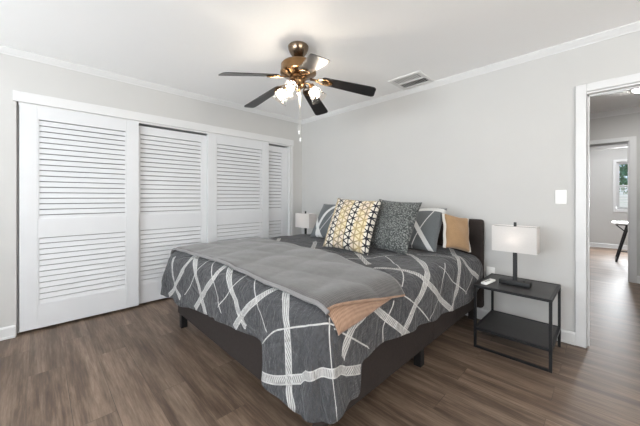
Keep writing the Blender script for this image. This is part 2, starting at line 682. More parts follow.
for lx, ly in ((0.803, -2.12), (2.57, -2.11), (0.803, -1.15), (2.585, -1.15), (1.7, -1.15)):
    B().prism([(-0.026, -0.026), (0.026, -0.026), (0.026, 0.026), (-0.026, 0.026)], 'z', 0, RZ0 if lx != 1.7 else 0.375).make('leg', M['matte_black'], bed, False, (lx + ox, ly + oy, 0))

MX0, MX1, MY0, MY1 = 0.745, 2.655, -2.165, -0.105
mt = B().box(MX0, MX1, MY0, MY1, 0.406, 0.622, 0.06, None, 4)
mo = mt.make('mattress', M['sheet'], None, True)
tag(mo, 'mattress in a cream fitted sheet showing at the headboard corner of the bed', 'mattress')

# ---- the comforter: a cloth laid over the bed. flat(X,Y) -> draped position
CX0, CX1, CY_0, CY_1 = 0.672, 2.725, -2.245, -0.235
RR = 0.115
KX0, KX1, KY0, KY1 = CX0 + RR, CX1 - RR, CY_0 + RR, CY_1
ZT = 0.705


def smooth(a, b, x):
    t = min(1, max(0, (x - a) / (b - a)))
    return t * t * (3 - 2 * t)


def head_sag(X, Y):
    # the cover settles toward the headboard corner where no pillow holds it up
    return 0.05 * smooth(-0.85, -0.30, Y) * smooth(2.30, 2.62, X)


def drape(X, Y, off=0.0, puff=1.0):
    cx = min(max(X, KX0), KX1)
    cy = max(Y, KY0)
    dx, dy = X - cx, Y - cy
    r = math.hypot(dx, dy)
    rr = RR + off
    p1 = noise.noise(Vector((X * 2.6, Y * 2.6, 3.1)))
    p2 = noise.noise(Vector((X * 7.5, Y * 7.5, 9.7)))
    bumpv = (0.012 * p1 + 0.006 * p2) * puff
    # soft puffs between the stitching rows
    q = abs(math.sin((X + Y * 0.35) * PI / 0.36)) * abs(math.sin((Y - X * 0.2) * PI / 0.34))
    bumpv += 0.012 * (q ** 0.6 - 0.5) * puff
    if r < 1e-6:
        # gentle crown toward the pillows
        return Vector((X, Y, ZT + off + bumpv - head_sag(X, Y)))
    nx, ny = dx / r, dy / r
    arc = RR * PI / 2
    corner = 2 * abs(nx * ny)
    if r < arc:
        a = r / RR
        ox_, oz_ = rr * math.sin(a), -rr * (1 - math.cos(a))
        n_out, n_up = math.sin(a), math.cos(a)
    else:
        d = r - arc
        flap = max(1.0 if (nx > 0.01 and ny < -0.01) else 0.0, smooth(2.24, 2.36, cx) if abs(ny) > 0.99 else 0.0,
                   1 - smooth(-2.10, -1.97, cy) if nx > 0.99 else 0.0)
        flare = 0.02 + 0.15 * flap + 0.06 * (corner if dx > 0 else 0) + 0.2 * corner * (0 if dx > 0 else 1)
        ox_, oz_ = rr + flare * d, -rr - d * (1 - 0.02 - 0.05 * corner)
        n_out, n_up = 1.0, 0.0
        # folds in the hanging part
        s = X if abs(ny) > abs(nx) else Y
        bumpv += smooth(0, 0.2, d) * (0.007 * math.sin(s * 17 + 2.0 * p1 * 3) + 0.010 * p1) * (0.6 if corner > 0.3 else 1.0) * puff
        bumpv += 0.012 * math.sin(math.atan2(ny, nx) * 9) * corner * smooth(0, 0.15, d) * puff
    z = ZT + off + oz_ + n_up * bumpv - head_sag(cx, cy)
    k = ox_ + n_out * bumpv
    return Vector((cx + nx * k, cy + ny * k, max(z, 0.02)))


def hem_drop(s_kind, t):
    """how far below the bed top the hem hangs; foot side by x, right side by y, left side by y"""
    if s_kind == 'foot':
        z = 0.300 + 0.130 * smooth(0.8, 2.30, t)
        z -= 0.155 * smooth(2.285, 2.345, t)
        z += 0.006 * math.sin(t * 15)
    elif s_kind == 'right':
        z = 0.430 - 0.090 * smooth(-1.9, -0.6, t)
        z -= 0.125 * (1 - smooth(-2.06, -2.0, t))
        z += 0.007 * math.sin(t * 17) + 0.09 * smooth(-0.60, -0.30, t)
    else:
        z = 0.315
    return z


def build_comforter():
    verts, faces, uvs = [], [], []

    def add(X, Y):
        verts.append(drape(X, Y))
        uvs.append((X, Y))
        return len(verts) - 1
    nx, ny = 92, 94
    gx = [KX0 + (KX1 - KX0) * i / nx for i in range(nx + 1)]
    gy = [KY0 + (KY1 - KY0) * j / ny for j in range(ny + 1)]
    g = [[add(x, y) for y in gy] for x in gx]
    for i in range(nx):
        for j in range(ny):
            faces.append((g[i][j], g[i + 1][j], g[i + 1][j + 1], g[i][j + 1]))
    # perimeter from left-head round the foot to right-head
    per = []
    for j in range(ny, -1, -1):
        per.append((g[0][j], (KX0, gy[j]), (-1, 0), 'left', gy[j]))
    for k in range(1, 14):
        a = PI + (PI / 2) * k / 14
        per.append((g[0][0], (KX0, KY0), (math.cos(a), math.sin(a)), 'cl', k / 14))
    for i in range(0, nx + 1):
        per.append((g[i][0], (gx[i], KY0), (0, -1), 'foot', gx[i]))
    for k in range(1, 22):
        a = 1.5 * PI + (PI / 2) * k / 22
        per.append((g[nx][0], (KX1, KY0), (math.cos(a), math.sin(a)), 'cr', k / 22))
    for j in range(0, ny + 1):
        per.append((g[nx][j], (KX1, gy[j]), (1, 0), 'right', gy[j]))
    nt_ = 30
    cols = []
    for v0, (cx, cy), (dx, dy), kind, t in per:
        if kind in ('left', 'foot', 'right'):
            zh = hem_drop(kind, t)
        elif kind == 'cl':
            zh = 0.315 * (1 - t) + hem_drop('foot', KX0) * t - 0.01 * math.sin(PI * t)
        else:
            zh = hem_drop('foot', KX1) * (1 - t) + hem_drop('right', KY0) * t - 0.035 * math.sin(PI * t) ** 2
        H = RR * PI / 2 + max(0.0, (ZT - RR - zh))
        col = [v0]
        for k in range(1, nt_ + 1):
            r = H * k / nt_
            col.append(add(cx + dx * r, cy + dy * r))
        cols.append(col)
    for a, b in zip(cols, cols[1:]):
        for k in range(nt_):
            q = [a[k], b[k], b[k + 1], a[k + 1]]
            if q[0] == q[1]:
                q = q[1:]
            faces.append(tuple(q))
    me = bpy.data.meshes.new('comforter')
    me.from_pydata(verts, [], faces)
    bm = bmesh.new()
    bm.from_mesh(me)
    bmesh.ops.recalc_face_normals(bm, faces=bm.faces[:])
    if sum(f.normal.z for f in bm.faces) < 0:
        bmesh.ops.reverse_faces(bm, faces=bm.faces[:])
    bm.to_mesh(me)
    bm.free()
    at = me.attributes.new('flat', 'FLOAT_VECTOR', 'POINT')
    at.data.foreach_set('vector', np.array([(u, v, 0) for u, v in uvs], dtype=np.float32).ravel())
    for p in me.polygons:
        p.use_smooth = True
    return me, np.array(uvs)


def spline(pts, sub=14):
    """Catmull-Rom through control points"""
    P_ = [np.array(p, float) for p in pts]
    if len(P_) == 2:
        return np.array(P_)
    P_ = [2 * P_[0] - P_[1]] + P_ + [2 * P_[-1] - P_[-2]]
    out = []
    for i in range(1, len(P_) - 2):
        for k in range(sub):
            t = k / sub
            a, b, c, d = P_[i - 1:i + 3]
            out.append(0.5 * (2 * b + (c - a) * t + (2 * a - 5 * b + 4 * c - d) * t * t + (3 * b - a - 3 * c + d) * t ** 3))
    out.append(P_[-2])
    return np.array(out)


def signed_dist(uv, line):
    """signed distance of every point to a polyline (large past its ends)"""
    best = np.full(len(uv), 1e9)
    sg = np.zeros(len(uv))
    par = np.zeros(len(uv))
    n = len(line) - 1
    for i in range(n):
        a, b = line[i], line[i + 1]
        d = b - a
        L2 = max(1e-12, (d * d).sum())
        t = ((uv - a) @ d) / L2
        tc = np.clip(t, 0, 1)
        v = uv - (a + tc[:, None] * d)
        dist = np.hypot(v[:, 0], v[:, 1])
        s = np.sign(d[0] * (uv[:, 1] - a[1]) - d[1] * (uv[:, 0] - a[0]))
        m = dist < best - 1e-9
        best[m] = dist[m]
        sg[m] = s[m]
        # length past either end (negative inside)
        past = np.full(len(uv), -0.05)
        L = math.sqrt(L2)
        if i == 0:
            past = np.maximum(past, -t * L)
        if i == n - 1:
            past = np.maximum(past, (t - 1) * L)
        par[m] = past[m]
    sg[sg == 0] = 1
    near = np.clip(np.maximum(par * 20, (best - 0.07) * 20), -1, 1)      # below 0 only close to the line and between its ends
    return best * sg, near


# bands (wide hatched tape) and thin stitched lines, as control points on the flat cloth
# <c>
BANDS = [
    [(0.901, -2.293), (0.948, -2.395), (1.007, -2.458), (1.083, -2.498)],
    [(0.889, -2.541), (1.039, -2.434), (1.152, -2.299), (1.190, -2.211), (1.121, -2.122), (1.137, -2.056)],
    [(1.106, -2.095), (1.276, -2.201), (1.379, -2.258), (1.448, -2.336), (1.488, -2.432), (1.532, -2.502)],
    [(1.444, -2.493), (1.514, -2.414), (1.682, -2.280), (1.704, -2.212), (1.694, -2.155), (1.642, -2.086), (1.645, -2.030), (1.677, -2.012)],
    [(1.635, -2.051), (1.766, -2.152), (1.841, -2.211), (1.924, -2.267), (1.988, -2.315), (2.031, -2.364), (2.078, -2.400)],
    [(2.042, -2.435), (2.133, -2.330), (2.194, -2.275), (2.255, -2.214), (2.292, -2.164), (2.320, -2.118), (2.389, -2.068)],
    [(2.249, -2.031), (2.378, -2.162), (2.442, -2.229), (2.489, -2.298), (2.505, -2.360), (2.518, -2.420), (2.534, -2.511), (2.547, -2.572), (2.589, -2.611)],
    [(2.396, -2.583), (2.459, -2.565), (2.547, -2.526), (2.768, -2.415), (2.889, -2.271), (2.958, -2.082)],
    [(2.332, -0.888), (2.387, -0.879), (2.551, -1.049), (2.681, -1.222), (2.726, -1.315), (2.801, -1.446), (2.872, -1.550), (2.949, -1.621)],
    [(2.482, -1.437), (2.546, -1.390), (2.618, -1.371), (2.684, -1.348), (2.744, -1.313), (2.854, -1.163), (2.994, -0.980)],
    [(3.002, -0.950), (2.900, -0.844), (2.765, -0.767), (2.687, -0.668), (2.459, -0.240)],
    [(2.585, -0.449), (2.733, -0.551), (2.821, -0.397)],
    [(2.059, -1.172), (2.274, -1.338)],
    [(2.757, -1.861), (2.851, -1.745), (2.946, -1.624)],
    [(2.757, -2.002), (2.774, -2.059), (2.837, -2.118)],
    [(0.939, -1.158), (1.268, -1.497)],
    [(1.390, -1.027), (1.822, -1.491)],
]
THINS = [
    [(1.224, -2.467), (1.356, -2.341), (1.429, -2.224), (1.426, -2.163), (1.403, -2.071)],
    [(1.426, -2.082), (1.538, -2.172), (1.638, -2.232), (1.733, -2.291), (1.781, -2.370), (1.833, -2.417)],
    [(1.823, -2.387), (1.911, -2.296), (1.965, -2.218), (1.972, -2.156), (1.942, -2.035)],
    [(1.942, -2.035), (2.055, -2.140), (2.138, -2.212), (2.195, -2.260), (2.252, -2.319), (2.324, -2.374)],
    [(2.326, -2.441), (2.406, -2.363), (2.516, -2.312), (2.656, -2.254), (2.717, -2.193)],
    [(2.717, -2.193), (2.747, -2.220), (2.832, -2.274), (2.903, -2.310), (2.987, -2.339), (3.025, -2.358)],
    [(2.762, -2.161), (2.823, -2.074), (2.903, -1.962)],
    [(2.093, -1.431), (2.227, -1.165), (2.349, -0.932)],
    [(2.428, -0.795), (2.526, -0.750), (2.655, -0.719)],
    [(2.764, -1.581), (2.856, -1.455), (2.956, -1.348)],
    [(2.680, -0.920), (2.762, -1.068), (2.884, -1.134), (2.950, -1.294)],
    [(2.698, -1.009), (2.770, -0.967), (2.865, -0.817), (2.939, -0.677)],
    [(2.843, -0.489), (2.939, -0.677)],
    [(2.299, -1.114), (2.418, -1.208), (2.566, -1.367), (2.649, -1.476), (2.690, -1.544)],
    [(2.776, -1.709), (2.854, -1.794), (2.931, -1.801)],
    [(0.913, -1.429), (1.363, -1.332), (1.793, -1.224)],
]
# </c>


def comforter_mat(me, uv):
    m, nt, b = new_mat('comforter_cloth')
    N = NB(nt)

    def attr(nm):
        x = N.n('ShaderNodeAttribute')
        x.attribute_name = nm
        return x
    fl = attr('flat').outputs['Vector']
    f = N.noise(fl, 420, 2, 0.6)
    g = N.noise(fl, 26, 4, 0.65)
    mixf = N.math('ADD', N.math('MULTIPLY', f, 0.55), N.math('MULTIPLY', g, 0.45))
    base = N.ramp(mixf, [(0.30, srgb(*COMF[0])), (0.70, srgb(*COMF[1]))])
    sep = N.n('ShaderNodeSeparateXYZ')
    N.link(fl, sep.inputs[0])
    u, v = sep.outputs[0], sep.outputs[1]
    hatch = N.math('LESS_THAN', N.math('FRACT', N.math('MULTIPLY', N.math('ADD', u, N.math('MULTIPLY', v, 0.8)), 62)), 0.62)

    def store(nm, c):
        a = me.attributes.new(nm, 'FLOAT', 'POINT')
        c = [np.array(q, float) for q in c]
        ext = 0.06 if nm.startswith('band') else 0.025
        for e, k in ((0, 1), (-1, -2)):
            d = c[e] - c[k]
            q = c[e] + d / np.hypot(*d) * ext
            if e == 0:
                c = [q] + c
            else:
                c = c + [q]
        sd, near = signed_dist(uv, spline(c))
        a.data.foreach_set('value', sd.astype(np.float32))
        a = me.attributes.new(nm + 'near', 'FLOAT', 'POINT')
        a.data.foreach_set('value', near.astype(np.float32))
        off = N.math('GREATER_THAN', attr(nm + 'near').outputs['Fac'], 0.0)
        return N.math('ADD', N.math('ABSOLUTE', attr(nm).outputs['Fac']), off)

    band = None
    edge = None
    for i, c in enumerate(BANDS):
        d = store('band%d' % i, c)
        k = N.math('LESS_THAN', d, 0.0205)
        band = k if band is None else N.math('MAXIMUM', band, k)
        e = N.math('LESS_THAN', N.math('ABSOLUTE', N.math('SUBTRACT', d, 0.0178)), 0.0028)
        edge = e if edge is None else N.math('MAXIMUM', edge, e)
    thin = None
    for i, c in enumerate(THINS):
        d = store('thin%d' % i, c)
        k = N.math('LESS_THAN', d, 0.0036)
        thin = k if thin is None else N.math('MAXIMUM', thin, k)
    col = base
    light = None
    if band is not None:
        fac = N.math('MULTIPLY', band, N.math('MAXIMUM', N.math('MULTIPLY', hatch, 0.78), N.math('MULTIPLY', edge, 0.82)))
        light = N.math('MAXIMUM', fac, N.math('MULTIPLY', band, 0.22))
    if thin is not None:
        light = N.math('MAXIMUM', light, N.math('MULTIPLY', thin, 0.8)) if light is not None else thin
    if light is not None:
        col = N.mix(light, base, srgb(*COMF[2]))
    N.link(col, b.inputs['Base Color'])
    b.inputs['Roughness'].default_value = 0.95
    b.inputs['Specular IOR Level'].default_value = 0.15
    b.inputs['Sheen Weight'].default_value = 0.15
    # quilting and fine creases
    c1 = N.noise(N.scaled(fl, (7, 16, 1), (0, 0, 0), (0, 0, 0.5)), 1.0, 3, 0.55)
    c2 = N.noise(N.scaled(fl, (20, 9, 1), (3, 1, 0), (0, 0, 0.3)), 1.0, 3, 0.55)
    ridge = N.math('ADD', N.math('ABSOLUTE', N.math('SUBTRACT', c1, 0.5)), N.math('ABSOLUTE', N.math('SUBTRACT', c2, 0.5)))
    ridge = N.math('MINIMUM', ridge, 0.22)
    # stitched quilting rows: shallow grooves along two wavy families
    wob = N.math('MULTIPLY', N.math('SINE', N.math('MULTIPLY', u, 9.0)), 0.05)
    q1 = N.math('ABSOLUTE', N.math('SUBTRACT', N.math('FRACT', N.math('ADD', N.math('MULTIPLY', N.math('ADD', v, wob), 5.2), 20)), 0.5))
    groove = N.math('MINIMUM', N.math('MULTIPLY', q1, 4.0), 0.35)
    h = N.math('ADD', N.math('ADD', N.math('MULTIPLY', ridge, 1.6), groove), N.math('MULTIPLY', f, 0.05))
    N.link(N.bump(h, 0.8, 0.03), b.inputs['Normal'])
    return m


COMF = [(54, 55, 57), (84, 84, 86), (206, 204, 201)]
c_me, c_uv = build_comforter()
como = link('comforter', c_me, None)
c_me.materials.append(comforter_mat(c_me, c_uv))
md = como.modifiers.new('thick', 'SOLIDIFY')
md.thickness = 0.022
md.offset = -1
tag(como, 'charcoal grey comforter with white hatched bands and thin white lines spread over the bed', 'comforter')


# ---- throw across the foot of the bed
def throw_mesh(nm, y_foot, yheadf, xl, xrf, off, mat, parent, nx=90, ny=44, thick=0.012):
    verts, faces = [], []
    for i in range(nx + 1):
        for j in range(ny + 1):
            b_ = j / ny
            xr = xrf(b_)
            X = xl + (xr - xl) * i / nx
            Y = y_foot(X) + (yheadf(X) - y_foot(X)) * b_
            verts.append(drape(X, Y, off, 0.85))
    for i in range(nx):
        for j in range(ny):
            a = i * (ny + 1) + j
            faces.append((a, a + ny + 1, a + ny + 2, a + 1))
    me = bpy.data.meshes.new(nm)
    me.from_pydata(verts, [], faces)
    for p in me.polygons:
        p.use_smooth = True
    o = link(nm, me, mat, parent)
    s = o.modifiers.new('thick', 'SOLIDIFY')
    s.thickness = thick
    s.offset = 1
    return o


def waffle(name, c0, c1, sc=110):
    m, nt, b = new_mat(name)
    N = NB(nt)
    tc = N.n('ShaderNodeTexCoord').outputs['Object']
    sep = N.n('ShaderNodeSeparateXYZ')
    N.link(tc, sep.inputs[0])
    s1 = N.math('SINE', N.math('MULTIPLY', N.math('ADD', sep.outputs[0], sep.outputs[1]), sc * 2.5))
    s2 = N.math('SINE', N.math('MULTIPLY', N.math('SUBTRACT', sep.outputs[1], sep.outputs[0]), sc * 2.5))
    h = N.math('ADD', N.math('MULTIPLY', N.math('MULTIPLY', s1, s2), 0.25), 0.5)
    nz = N.noise(tc, 30, 4)
    k = N.math('ADD', N.math('MULTIPLY', h, 0.6), N.math('MULTIPLY', nz, 0.4))
    N.link(N.ramp(k, [(0.3, c0), (0.7, c1)]), b.inputs['Base Color'])
    b.inputs['Roughness'].default_value = 0.95
    b.inputs['Specular IOR Level'].default_value = 0.15
    b.inputs['Sheen Weight'].default_value = 0.3
    N.link(N.bump(h, 0.35, 0.003), b.inputs['Normal'])
    return m


M['grey_throw'] = waffle('grey_waffle_knit', srgb(72, 70, 69), srgb(100, 97, 95))
M['peach'] = waffle('peach_knit', srgb(128, 100, 82), srgb(164, 134, 112), 150)
M['binding'] = fabric('grey_binding', srgb(124, 122, 122), 0.08, 300)

th = thing('throw_blanket', 'grey waffle knit throw with peach underside laid across the foot of the bed', 'throw blanket', (1.7, -1.75, 0.7))
to = Vector((1.7, -1.75, 0.7))


def yfoot(X):
    return -2.165 - 0.015 * math.sin(X * 3)


def yhead(X):
    return -1.30 - 0.05 * smooth(0.7, 1.8, X) - 0.27 * smooth(1.7, 2.75, X)


grey = throw_mesh('knit_layer', yfoot, yhead, KX0 - 0.15, lambda b_: KX1 + 0.060 + 0.075 * b_, 0.018, M['grey_throw'], th)
lin = throw_mesh('peach_lining', lambda X: yfoot(X) + 0.004, lambda X: yhead(X) - 0.03, KX1 - 0.06, lambda b_: KX1 + 0.168 - 0.045 * b_, 0.006, M['peach'], th, 24, 44, 0.006)
for o in (grey, lin):
    o.location = -to
bt = []
for i in range(70):
    X = KX0 - 0.14 + (KX1 + 0.075 - KX0 + 0.14) * i / 69
    bt.append(drape(X, yfoot(X), 0.024, 0.85) - to)
B().tube(bt, 0.011, 8).make('binding', M['binding'], th, True)
bt = []
for j in range(40):
    b_ = j / 39
    X = KX1 + 0.062 + 0.075 * b_
    Y = yfoot(X) + (yhead(X) - yfoot(X)) * b_
    bt.append(drape(X, Y, 0.022, 0.85) - to)
B().tube(bt, 0.007, 8).make('hem', M['peach'], th, True)


# ---------------------------------------------------------------- pillows
def pillow_mesh(nm, wd, ht, tk, n=30, concave=0.05, pw=0.5, seed=0.0, flange=0.0, lump=1.0):
    bm = bmesh.new()
    uvl = bm.loops.layers.uv.new('uv')
    grid = {}
    for side in (1, -1):
        for i in range(n + 1):
            for j in range(n + 1):
                u = -1 + 2 * i / n
                v = -1 + 2 * j / n
                edge = i in (0, n) or j in (0, n)
                if edge and side == -1:
                    grid[(side, i, j)] = grid[(1, i, j)]
                    continue
                x = u * wd / 2 * (1 - concave * (1 - v * v))
                y = v * ht / 2 * (1 - concave * (1 - u * u))
                fl = flange
                uu = min(1, abs(u) / (1 - fl))
                vv = min(1, abs(v) / (1 - fl))
                h = tk / 2 * max(0.0, (1 - uu ** 2.2)) ** pw * max(0.0, (1 - vv ** 2.2)) ** pw
                nz = noise.noise(Vector((x * 6 + seed, y * 6, side * 2.0)))
                h *= 1 + 0.16 * nz * lump
                z = side * (h + 0.003)
                if edge:
                    z = 0.010 * noise.noise(Vector((x * 5 + seed, y * 5, 1.0)))
                vt = bm.verts.new((x, y, z))
                grid[(side, i, j)] = vt
    for side in (1, -1):
        for i in range(n):
            for j in range(n):
                q = [grid[(side, i, j)], grid[(side, i + 1, j)], grid[(side, i + 1, j + 1)], grid[(side, i, j + 1)]]
                ij = [(i, j), (i + 1, j), (i + 1, j + 1), (i, j + 1)]
                if side == -1:
                    q = q[::-1]
                    ij = ij[::-1]
                f = bm.faces.new(q)
                f.smooth = True
                for l, (a, b_) in zip(f.loops, ij):
                    l[uvl].uv = ((a / n - 0.5) * wd, (b_ / n - 0.5) * ht)
    me = bpy.data.meshes.new(nm)
    bm.to_mesh(me)
    bm.free()
    return me


def pillow_frame(bl, br, lean_deg, roll=0.0):
    """matrix: bottom edge from bl to br (world), leaning back by lean_deg from vertical; local x along the bottom, y up"""
    bl, br = Vector(bl), Vector(br)
    ex = (br - bl).normalized()
    up = Vector((0, 0, 1))
    back = up.cross(ex).normalized()          # toward the headboard
    ey = (up * math.cos(R(lean_deg)) + back * math.sin(R(lean_deg))).normalized()
    ez = ex.cross(ey).normalized()
    if roll:
        q = Matrix.Rotation(R(roll), 3, ez)
        ex, ey = q @ ex, q @ ey
    return ex, ey, ez, (bl + br) / 2


def place_pillow(o, centre, yaw, lean, roll=0.0):
    """stand a pillow up: local y becomes up, leaned back, yawed about z, rolled in its own plane"""
    o.matrix_world = (Matrix.Translation(centre) @ Matrix.Rotation(R(yaw), 4, 'Z') @
                      Matrix.Rotation(R(90 - lean), 4, 'X') @ Matrix.Rotation(R(roll), 4, 'Z'))


def uvmat(name, fn, rough=0.92, bump=0.4):
    m, nt, b = new_mat(name)
    N = NB(nt)
    x = N.n('ShaderNodeUVMap')
    x.uv_map = 'uv'
    sep = N.n('ShaderNodeSeparateXYZ')
    N.link(x.outputs[0], sep.inputs[0])
    col, h = fn(N, x.outputs[0], sep.outputs[0], sep.outputs[1])
    N.link(col, b.inputs['Base Color'])
    b.inputs['Roughness'].default_value = rough
    b.inputs['Specular IOR Level'].default_value = 0.2
    b.inputs['Sheen Weight'].default_value = 0.2
    N.link(N.bump(h, bump, 0.002), b.inputs['Normal'])
    return m


def geo_pattern(N, uv, u, v):
    s = 0.052
    wob = N.math('MULTIPLY', N.math('SUBTRACT', N.noise(uv, 14, 2), 0.5), 0.006)
    uu = N.math('ADD', u, wob)
    k3 = 0.8660254

    def fam(ax, ay):
        t = N.math('DIVIDE', N.math('ADD', N.math('MULTIPLY', uu, ax), N.math('MULTIPLY', v, ay)), s)
        return N.math('ABSOLUTE', N.math('SUBTRACT', N.math('FRACT', N.math('ADD', t, 40.0)), 0.5))
    # distance to the three line families of a triangular lattice (0.5 at a line)
    d1, d2, d3 = fam(1, 0), fam(0.5, k3), fam(-0.5, k3)
    mx = N.math('MAXIMUM', N.math('MAXIMUM', d1, d2), d3)
    line = N.math('GREATER_THAN', mx, 0.40)
    two = N.math('ADD', N.math('ADD', N.math('GREATER_THAN', d1, 0.36), N.math('GREATER_THAN', d2, 0.36)), N.math('GREATER_THAN', d3, 0.36))
    node = N.math('GREATER_THAN', two, 1.5)
    mask = N.math('MAXIMUM', line, node)
    # columns: black and ochre alternate
    cf = N.math('FRACT', N.math('ADD', N.math('DIVIDE', uu, 0.182), 10.3))
    blackcol = N.math('LESS_THAN', N.math('ABSOLUTE', N.math('SUBTRACT', cf, 0.5)), 0.20)
    nz = N.noise(uv, 9, 3)
    ochre = N.ramp(nz, [(0.35, srgb(112, 104, 94)), (0.55, srgb(160, 142, 106))])
    lc = N.mix(blackcol, ochre, srgb(36, 36, 42))
    bgc = N.mix(blackcol, N.ramp(nz, [(0.38, srgb(206, 190, 172)), (0.60, srgb(206, 192, 156))]), srgb(208, 202, 190))
    return N.mix(mask, bgc, lc), N.noise(uv, 300, 2)


def speckle(N, uv, u, v):
    x = N.n('ShaderNodeTexVoronoi')
    N.link(uv, x.inputs['Vector'])
    x.inputs['Scale'].default_value = 105
    nz = N.noise(uv, 120, 3, 0.7)
    k = N.math('ADD', N.math('MULTIPLY', x.outputs['Distance'], 0.7), N.math('MULTIPLY', nz, 0.5))
    return N.ramp(k, [(0.34, srgb(150, 152, 149)), (0.50, srgb(98, 101, 99)), (0.75, srgb(60, 62, 62))]), k


def sham_pattern(curves):
    def fn(N, uv, u, v):
        f = N.noise(uv, 300, 2)
        base = N.ramp(f, [(0.3, srgb(82, 86, 88)), (0.7, srgb(108, 112, 114))])
        m_ = None
        for kind, a, b_, c, hw_ in curves:
            if kind == 'l':       # line a*u+b*v = c
                d = N.math('ABSOLUTE', N.math('SUBTRACT', N.math('ADD', N.math('MULTIPLY', u, a), N.math('MULTIPLY', v, b_)), c))
            else:                 # circle centre (a,b) radius c
                du = N.math('SUBTRACT', u, a)
                dv = N.math('SUBTRACT', v, b_)
                d = N.math('ABSOLUTE', N.math('SUBTRACT', N.math('SQRT', N.math('ADD', N.math('MULTIPLY', du, du), N.math('MULTIPLY', dv, dv))), c))
            k = N.math('LESS_THAN', d, hw_)
            m_ = k if m_ is None else N.math('MAXIMUM', m_, k)
        return N.mix(N.math('MULTIPLY', m_, 0.75), base, srgb(226, 226, 224)), f
    return fn


def pillow(nm, wd, ht, tk, mat, label, cat, centre, yaw, lean, roll=0, group=None, **kw):
    me = pillow_mesh(nm, wd, ht, tk, **kw)
    o = link(nm, me, mat)
    place_pillow(o, Vector(centre), yaw, lean, roll)
    tag(o, label, cat, group or ('pillows on the bed' if cat == 'pillow' else 'cushions on the bed'))
    return o


SHAM_R = sham_pattern([('c', 0.22, -0.28, 0.47, 0.022), ('l', 0.80, 0.60, 0.075, 0.020), ('l', 0.95, -0.31, 0.16, 0.004)])
SHAM_L = sham_pattern([('c', 0.16, -0.12, 0.36, 0.020), ('l', 0.80, 0.60, -0.24, 0.020), ('l', 0.9, -0.44, -0.06, 0.004)])
M['sham_r'] = uvmat('sham_cloth_right', SHAM_R)
M['sham_l'] = uvmat('sham_cloth_left', SHAM_L)
M['geo'] = uvmat('geometric_cloth', geo_pattern)
M['speck'] = uvmat('speckled_cloth', speckle, bump=0.6)
M['tan'] = fabric('tan_pillowcase', srgb(150, 121, 90), 0.10, 200, bump=0.15)
M['tan_edge'] = fabric('grey_pillow_edging', srgb(196, 192, 186), 0.05, 200, bump=0.15)

pillow('bed_pillow', 0.62, 0.46, 0.15, M['sham_l'], 'charcoal pillow sham with white lines behind the left of the cushions', 'pillow',
       (1.35, -0.64, 0.905), 4, 34, 0, seed=3.0, pw=0.45)
pillow('bed_pillow', 0.62, 0.46, 0.15, M['sham_r'], 'charcoal pillow sham with crossing white bands right of the speckled cushion', 'pillow',
       (2.175, -0.53, 0.895), 3, 37, 0, seed=8.0, pw=0.45)
tanp = pillow('bed_pillow', 0.25, 0.32, 0.12, M['tan'], 'tan pillow with pale edging standing by the headboard at the right end', 'pillow',
              (2.572, -0.42, 0.866), 60, 18, -12, seed=14.0, pw=0.4, lump=3.0, concave=0.09)
for sx in (-1, 1):
    eb = B()
    pts = []
    for k in range(15):
        v_ = -1 + 2 * k / 14
        pts.append((sx * 0.125 * (1 - 0.09 * (1 - v_ * v_)), v_ * 0.155, 0.004 * math.sin(k * 0.9)))
    eb.tube(pts, 0.013, 10)
    e_ = eb.make('edging', M['tan_edge'], tanp, True)
    e_['label'] = 'pale grey edging'
pillow('throw_cushion', 0.46, 0.49, 0.16, M['geo'], 'square cushion patterned with black, cream and ochre triangles', 'cushion',
       (1.935, -1.10, 0.943), 9, 26, -3, seed=21.0, concave=0.06)
pillow('throw_cushion', 0.42, 0.47, 0.15, M['speck'], 'square dark grey speckled cushion beside the triangle patterned one', 'cushion',
       (2.215, -0.90, 0.942), 2, 27, -4, seed=33.0, concave=0.06)


# ---------------------------------------------------------------- nightstands, lamps, remote
NZ, NX, NY = 0.490, 0.484, 0.49


def nightstand(loc, label):
    o = thing('nightstand', label, 'nightstand', loc, 0, 'nightstands beside the bed')
    hx, hy, t = NX / 2, NY / 2, 0.018
    for sx in (-1, 1):
        for sy in (-1, 1):
            B().box(sx * hx - (t if sx > 0 else 0), sx * hx + (t if sx < 0 else 0),
                    sy * hy - (t if sy > 0 else 0), sy * hy + (t if sy < 0 else 0), 0, NZ - 0.019, 0.001).make('leg', M['black'], o)
    for zz, nm in ((NZ, 'top_frame'), (0.158, 'shelf_frame')):
        f = B()
        f.box(-hx, hx, -hy, -hy + t, zz - 0.019, zz, 0.001).box(-hx, hx, hy - t, hy, zz - 0.019, zz, 0.001)
        f.box(-hx, -hx + t, -hy + t, hy - t, zz - 0.019, zz).box(hx - t, hx, -hy + t, hy - t, zz - 0.019, zz)
        f.make(nm, M['black'], o)
    B().box(-hx + t, hx - t, -hy + t, hy - t, NZ - 0.014, NZ - 0.002).make('top_panel', M['tabletop'], o)
    B().box(-hx + t, hx - t, -hy + t, hy - t, 0.144, 0.156).make('shelf', M['tabletop'], o)
    B().box(-hx + t, hx - t, -hy, -hy + t, 0.001, 0.016).make('floor_bar', M['black'], o)
    return o


ns = nightstand((3.016, -0.367, 0), 'black metal nightstand with a lower shelf standing right of the bed')
ns2 = copy_tree(ns)
ns2.location = (0.375, -0.372, 0)
ns2['label'] = 'black metal nightstand left of the bed, nearest the closet'


